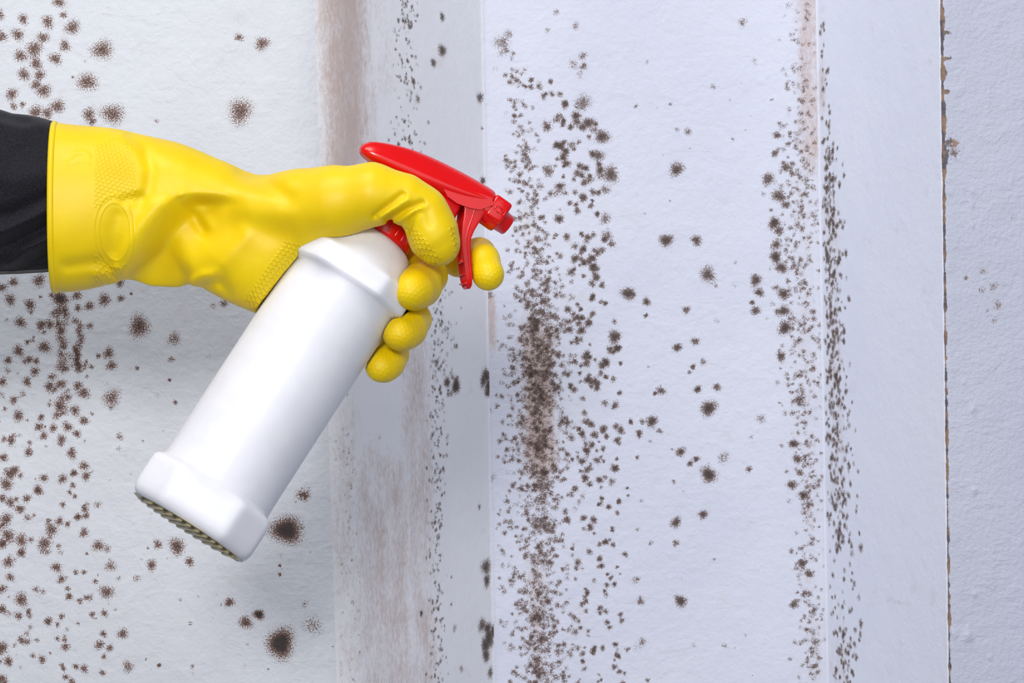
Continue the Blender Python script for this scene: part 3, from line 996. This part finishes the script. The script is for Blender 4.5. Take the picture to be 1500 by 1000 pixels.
ridge_stroke([(250, 240), (320, 275), (380, 310)], 24, 4)
ridge_stroke([(330, 385), (360, 345)], 14, 4)
# thumb joint creases
ridge_stroke([(552, 318), (572, 304), (592, 288)], 4.5, -5.5)
ridge_stroke([(560, 320), (580, 308), (600, 296)], 4.5, 3.5)
ridge_stroke([(570, 324), (594, 311), (620, 300)], 4.5, -6)
ridge_stroke([(585, 326), (604, 314), (618, 307)], 4.0, 3)
ridge_stroke([(600, 338), (606, 322), (614, 312)], 4.0, -4)
ridge_stroke([(628, 310), (632, 330)], 5, -2)
# small cuff creases and a worn raised squiggle
for pl in ([(104, 236), (112, 226), (126, 224), (134, 230)], [(108, 242), (124, 236), (134, 240)]):
    ridge_stroke(pl, 3.0, 1.4)

near_w = smoothstep(0, -38, GD - 0)[None, :, None]
Fh = Fh - disp[:, None, :].astype(np.float32) * near_w
fold = disp[:, None, :].astype(np.float32) * near_w

# --- hollow cuff, open towards the arm
inner = arm_sdf(8.0) - np.minimum(fold, 0)
inner = np.maximum(inner, GX[:, None, None] - 150)
Fh = np.maximum(Fh, -inner)
del fold
cut = 80 - 0.11 * (GD + 12)
Fh = np.maximum(Fh, cut[None, :, None] - GX[:, None, None])

# --- carve what the hand holds, so rubber lies against plastic
gx = (GX - 750) / S
gy = Y0 + GD / S
gz = (500 - GZ) / S
ix0 = np.searchsorted(GX, 330)
wx = gx[ix0:, None, None] - B_ORG[0]
wy = gy[None, :, None] - B_ORG[1]
wz = gz[None, None, :] - B_ORG[2]
lx = (wx * ax_x[0] + wy * ax_x[1] + wz * ax_x[2]) * S
ly = (wx * ax_y[0] + wy * ax_y[1] + wz * ax_y[2]) * S
lz = (wx * ax_z[0] + wy * ax_z[1] + wz * ax_z[2]) * S
rho = np.sqrt(lx * lx + ly * ly)
tt = np.array([q[0] for q in BODY[8:-2]] + [4, 42, 46, 100], dtype=np.float32)
rrb = np.array([max(q[1], q[2] + 2) for q in BODY[8:-2]] + [52, 52, 32, 32], dtype=np.float32)
Rb = np.interp(lz.ravel(), tt, rrb).reshape(lz.shape)
Fb = (rho - Rb) * 0.92
Fb = np.maximum(Fb, lz - 100)
# shroud and pump block
zc = np.interp(lx.ravel(), [-91, 36, 110], [98, 127, 146]).reshape(lx.shape)
zh = np.interp(lx.ravel(), [-91, -57, 36, 110], [4, 20, 25, 14]).reshape(lx.shape)
Fs = np.maximum(np.maximum(np.abs(lx - 9) - 104, np.abs(ly) - 28), np.abs(lz - zc) - zh)
Fp = np.maximum(np.maximum(np.abs(lx - 50) - 36, np.abs(ly) - 19), np.abs(lz - 90) - 26)
# lever
cxl = np.interp(lz.ravel(), [p[1] for p in LV[::-1]], [p[0] * KX for p in LV[::-1]]).reshape(lz.shape)
Fl = np.maximum(np.maximum((np.abs(lx - cxl + 4) - 13) * 0.8, np.abs(ly) - 20), np.maximum(lz - 124, 2 - lz))
Fb = np.minimum(np.minimum(Fb, Fs), np.minimum(Fp, Fl)).astype(np.float32)
Fh[ix0:] = np.maximum(Fh[ix0:], 1.2 - Fb)
del lx, ly, lz, rho, Rb, Fb, Fs, Fp, Fl, cxl, zc, zh


def surface_nets(Fv):
    sgn = Fv < 0
    n0, n1, n2 = Fv.shape
    cnt = np.zeros((n0 - 1, n1 - 1, n2 - 1), dtype=np.int8)
    for a in (0, 1):
        for b in (0, 1):
            for c in (0, 1):
                cnt += sgn[a:n0 - 1 + a, b:n1 - 1 + b, c:n2 - 1 + c]
    act = (cnt > 0) & (cnt < 8)
    cells = np.argwhere(act)
    idx = -np.ones(act.shape, dtype=np.int32)
    idx[act] = np.arange(len(cells))
    pos = np.zeros((len(cells), 3))
    num = np.zeros(len(cells))
    corners = [(a, b, c) for a in (0, 1) for b in (0, 1) for c in (0, 1)]
    val = {c: Fv[cells[:, 0] + c[0], cells[:, 1] + c[1], cells[:, 2] + c[2]] for c in corners}
    for c in corners:
        for ax in range(3):
            if c[ax]:
                continue
            e = list(c)
            e[ax] = 1
            e = tuple(e)
            va, vb = val[c], val[e]
            cr = (va < 0) != (vb < 0)
            t = np.where(cr, va / np.where(cr, va - vb, 1), 0)
            p = np.array(c, dtype=float)[None, :].repeat(len(cells), 0)
            p[:, ax] += t
            pos += p * cr[:, None]
            num += cr
    pos = pos / num[:, None] + cells
    quads = []
    for ax in range(3):
        o1, o2 = (ax + 1) % 3, (ax + 2) % 3
        sl_a = [slice(None)] * 3
        sl_b = [slice(None)] * 3
        sl_a[ax] = slice(0, -1)
        sl_b[ax] = slice(1, None)
        A_, B_ = sgn[tuple(sl_a)], sgn[tuple(sl_b)]
        for flip, mk in ((False, A_ & ~B_), (True, ~A_ & B_)):
            e = np.argwhere(mk)
            e = e[(e[:, o1] > 0) & (e[:, o2] > 0) & (e[:, o1] < Fv.shape[o1] - 1) & (e[:, o2] < Fv.shape[o2] - 1)]
            q = []
            for (da, db) in ((0, 0), (-1, 0), (-1, -1), (0, -1)):
                ee = e.copy()
                ee[:, o1] += da
                ee[:, o2] += db
                q.append(idx[ee[:, 0], ee[:, 1], ee[:, 2]])
            q = np.stack(q, -1)
            quads.append(q[:, ::-1] if flip else q)
    return pos, np.concatenate(quads)


# keep only real surface: pad the ends of the volume as outside
Fh[:, 0, :] = Fh[:, -1, :] = 9
Fh[:, :, 0] = Fh[:, :, -1] = 9
Fh[-1] = 9
Fh[0] = 9
pos, quads = surface_nets(Fh)
del Fh, Farm, inner
# relax
ed = np.concatenate([quads[:, [0, 1]], quads[:, [1, 2]], quads[:, [2, 3]], quads[:, [3, 0]]])
ed = np.concatenate([ed, ed[:, ::-1]])
deg = np.bincount(ed[:, 0], minlength=len(pos)).astype(float)
deg[deg == 0] = 1


def relax(p, lam):
    out = np.empty_like(p)
    for a in range(3):
        out[:, a] = np.bincount(ed[:, 0], weights=p[ed[:, 1], a], minlength=len(p)) / deg
    return p + lam * (out - p)


for _ in range(6):
    pos = relax(pos, 0.55)
    pos = relax(pos, -0.56)
for _ in range(2):
    pos = relax(pos, 0.4)
hx, hd, hz = GX[0] + pos[:, 0] * H, GD[0] + pos[:, 1] * H, GZ[0] + pos[:, 2] * H
wverts = np.stack([(hx - 750) / S, Y0 + hd / S, (500 - hz) / S], -1)
# the axis order (px, depth, py-down) equals (x, y, -z): mirrored, so the winding turns
glove = make_obj('rubber_glove', wverts, np.ascontiguousarray(quads[:, ::-1]), M_glove, person)
glove['label'] = 'bright yellow rubber glove with embossed grip net on cuff, palm and fingertips'

# grip mask in photo pixels
ky = (Y0 + hd / S) / Y0
vx, vy = 750 + (hx - 750) / ky, 500 + (hz - 500) / ky


def in_poly(px, py, poly, soft=3.0):
    ins = np.zeros(px.shape, dtype=bool)
    n = len(poly)
    for i in range(n):
        x1, y1 = poly[i]
        x2, y2 = poly[(i + 1) % n]
        c = ((y1 > py) != (y2 > py)) & (px < (x2 - x1) * (py - y1) / (y2 - y1 + 1e-9) + x1)
        ins ^= c
    d, _ = poly_dist(px, py, list(poly) + [poly[0]])
    return smoothstep(-soft, soft, np.where(ins, d, -d))


near_m = hd < 10
grip = 0.34 * in_poly(vx, vy, [(138, 215), (165, 200), (190, 208), (200, 250), (200, 298), (170, 290), (138, 305)])
grip = np.maximum(grip, 0.5 * in_poly(vx, vy, [(138, 372), (160, 388), (180, 388), (192, 370), (176, 408), (138, 420)]))
grip = np.maximum(grip, 0.7 * in_poly(vx, vy, [(420, 350), (452, 360), (400, 445), (380, 462), (358, 440)]))
grip = np.maximum(grip, 0.7 * in_poly(vx, vy, [(596, 332), (606, 331), (646, 378), (632, 392), (610, 370)]))
grip = np.maximum(grip, 0.8 * in_poly(vx, vy, [(656, 330), (664, 330), (672, 362), (668, 375)], 2))
grip = grip * near_m
fing = in_poly(vx, vy, [(570, 425), (650, 395), (650, 465), (590, 470)]) + in_poly(vx, vy, [(556, 485), (625, 460), (625, 530), (556, 525)]) + in_poly(vx, vy, [(525, 530), (590, 505), (600, 570), (525, 570)]) + in_poly(vx, vy, [(690, 385), (745, 370), (745, 435), (690, 435)])
grip = np.maximum(grip, 0.13 * np.clip(fing, 0, 1) * (vx > 520))
ringm = ((vx > 120) & (vx < 220) & (hd < 0)).astype(float)
color_attr(glove.data, 'grip', np.stack([grip, ringm, np.zeros_like(grip), np.ones_like(grip)], -1))

# rolled bead round the cuff opening
NB = 128
tb = np.linspace(0, 2 * math.pi, NB, endpoint=False)
i0 = np.searchsorted(GX, 84)
czr, rzr, ryr, dcr = (tp[i0] + bt[i0]) / 2, (bt[i0] - tp[i0]) / 2, dr[i0], dc[i0]
sq = lambda v, p: np.sign(v) * np.abs(v) ** p
by = dcr + ryr * sq(np.cos(tb), 2 / 2.15)
bz = czr + rzr * sq(np.sin(tb), 2 / 2.15)
bx_ = 83 - 0.11 * (by + 12)
rad = []
for c_ in range(12):
    an = c_ / 12 * 2 * math.pi
    nrm = np.stack([np.cos(tb) / ryr, np.sin(tb) / rzr], -1)
    nrm /= np.linalg.norm(nrm, axis=1)[:, None]
    px_ = bx_ + 4.6 * math.cos(an)
    py_ = by + nrm[:, 0] * (3.4 * math.sin(an) - 1.0)
    pz_ = bz + nrm[:, 1] * (3.4 * math.sin(an) - 1.0)
    rad.append(np.stack([(px_ - 750) / S, Y0 + py_ / S, (500 - pz_) / S], -1))
bead = np.concatenate(rad)
bf = []
for c_ in range(12):
    for j in range(NB):
        bf.append((c_ * NB + j, c_ * NB + (j + 1) % NB, ((c_ + 1) % 12) * NB + (j + 1) % NB, ((c_ + 1) % 12) * NB + j))
rim = make_obj('cuff_rim', bead, bf, M_glove, glove)
color_attr(rim.data, 'grip', np.zeros((len(bead), 4)))

# --- black sleeve, runs out of frame to the elbow
SL = [(-720, 150, 452, -110, 128), (-560, 150, 450, -92, 124), (-400, 150, 440, -74, 118), (-240, 152, 425, -56, 112), (-120, 155, 412, -40, 104), (-40, 156, 404, -26, 96), (0, 160, 402, -20, 91), (18, 166, 401, -18, 89), (40, 168, 400, -16, 87), (60, 172, 399, -14, 86), (80, 178, 397, -12, 85), (100, 186, 393, -12, 82), (128, 196, 386, -12, 76)]
SLA = np.array(SL, dtype=float)
sxp = np.concatenate([np.linspace(-720, -40, 86)[:-1], np.linspace(-40, 128, 100)])
NA = 220
an = np.linspace(0, 2 * math.pi, NA, endpoint=False)
PXs = sxp[:, None] + 0 * an[None, :]
tps, bts = sm1(np.interp(sxp, SLA[:, 0], SLA[:, 1]), 7), sm1(np.interp(sxp, SLA[:, 0], SLA[:, 2]), 7)
dcs, drs = np.interp(sxp, SLA[:, 0], SLA[:, 3]), np.interp(sxp, SLA[:, 0], SLA[:, 4])
cs, sn = np.cos(an)[None, :], np.sin(an)[None, :]
PYs = ((tps + bts) / 2)[:, None] + ((bts - tps) / 2)[:, None] * sn
Ds = dcs[:, None] + drs[:, None] * cs
disp = np.zeros_like(PXs)
PXm, PYm = PXs, PYs
ridge_stroke([(-60, 352), (10, 338), (60, 312), (90, 292)], 9, 6)
ridge_stroke([(-60, 372), (10, 358), (60, 334), (95, 312)], 8, -6)
ridge_stroke([(-40, 322), (20, 312), (70, 290)], 12, -5)
ridge_stroke([(15, 388), (40, 366), (75, 350), (95, 342)], 8, 6)
ridge_stroke([(20, 398), (50, 380), (85, 366)], 8, -6)
ridge_stroke([(-20, 205), (20, 225), (60, 215)], 16, -4)
ridge_stroke([(-30, 245), (20, 262), (70, 250)], 18, 4)
ridge_stroke([(-5, 180), (30, 190), (60, 185)], 9, 3)
ridge_stroke([(5, 172), (40, 180)], 8, -3)
r2_ = np.random.default_rng(5)
for _ in range(26):
    x0 = r2_.uniform(-700, -80)
    y0 = r2_.uniform(150, 430)
    ridge_stroke([(x0, y0), (x0 + r2_.uniform(40, 120), y0 + r2_.uniform(-50, 50))], r2_.uniform(10, 20), r2_.uniform(-6, 6))
nw = smoothstep(0.25, -0.35, cs + 0 * PXs)
Ds2 = Ds - 1.7 * disp * nw
PYs2 = PYs + np.where(sn > 0.9, 0, 0)
KS = (Y0 + Ds / S) / Y0
sv_ = np.stack([(PXs - 750) * KS / S, Y0 + Ds2 / S, (500 - PYs2) * KS / S], -1)
nS = len(sxp)
cap = sv_[0].mean(0)
cap[0] -= 0.03
sverts = np.concatenate([sv_.reshape(-1, 3), cap[None]])
sf = [tuple(q) for q in grid_faces(nS, NA, True)[:, ::-1].tolist()]
sf += [(nS * NA, j, (j + 1) % NA) for j in range(NA)]
sleeve = make_obj('jacket_sleeve', sverts, sf, M_sleeve, person)
sleeve['label'] = 'black cloth sleeve with diagonal folds, tucked into the glove cuff'
# stitched hem seam along the underside
seam = []
js = int(NA * 0.30)
NSm = 10
for i in range(len(sxp)):
    j = int(NA * 0.295) + 0
    p = sv_[i, j]
    for c_ in range(NSm):
        a2 = c_ / NSm * 2 * math.pi
        seam.append(p + np.array([0, math.cos(a2), math.sin(a2)]) * 0.0011 + np.array([0, -0.0004, -0.0006]))
make_obj('seam', np.array(seam), grid_faces(len(sxp), NSm, True)[:, ::-1], M_thread, sleeve)
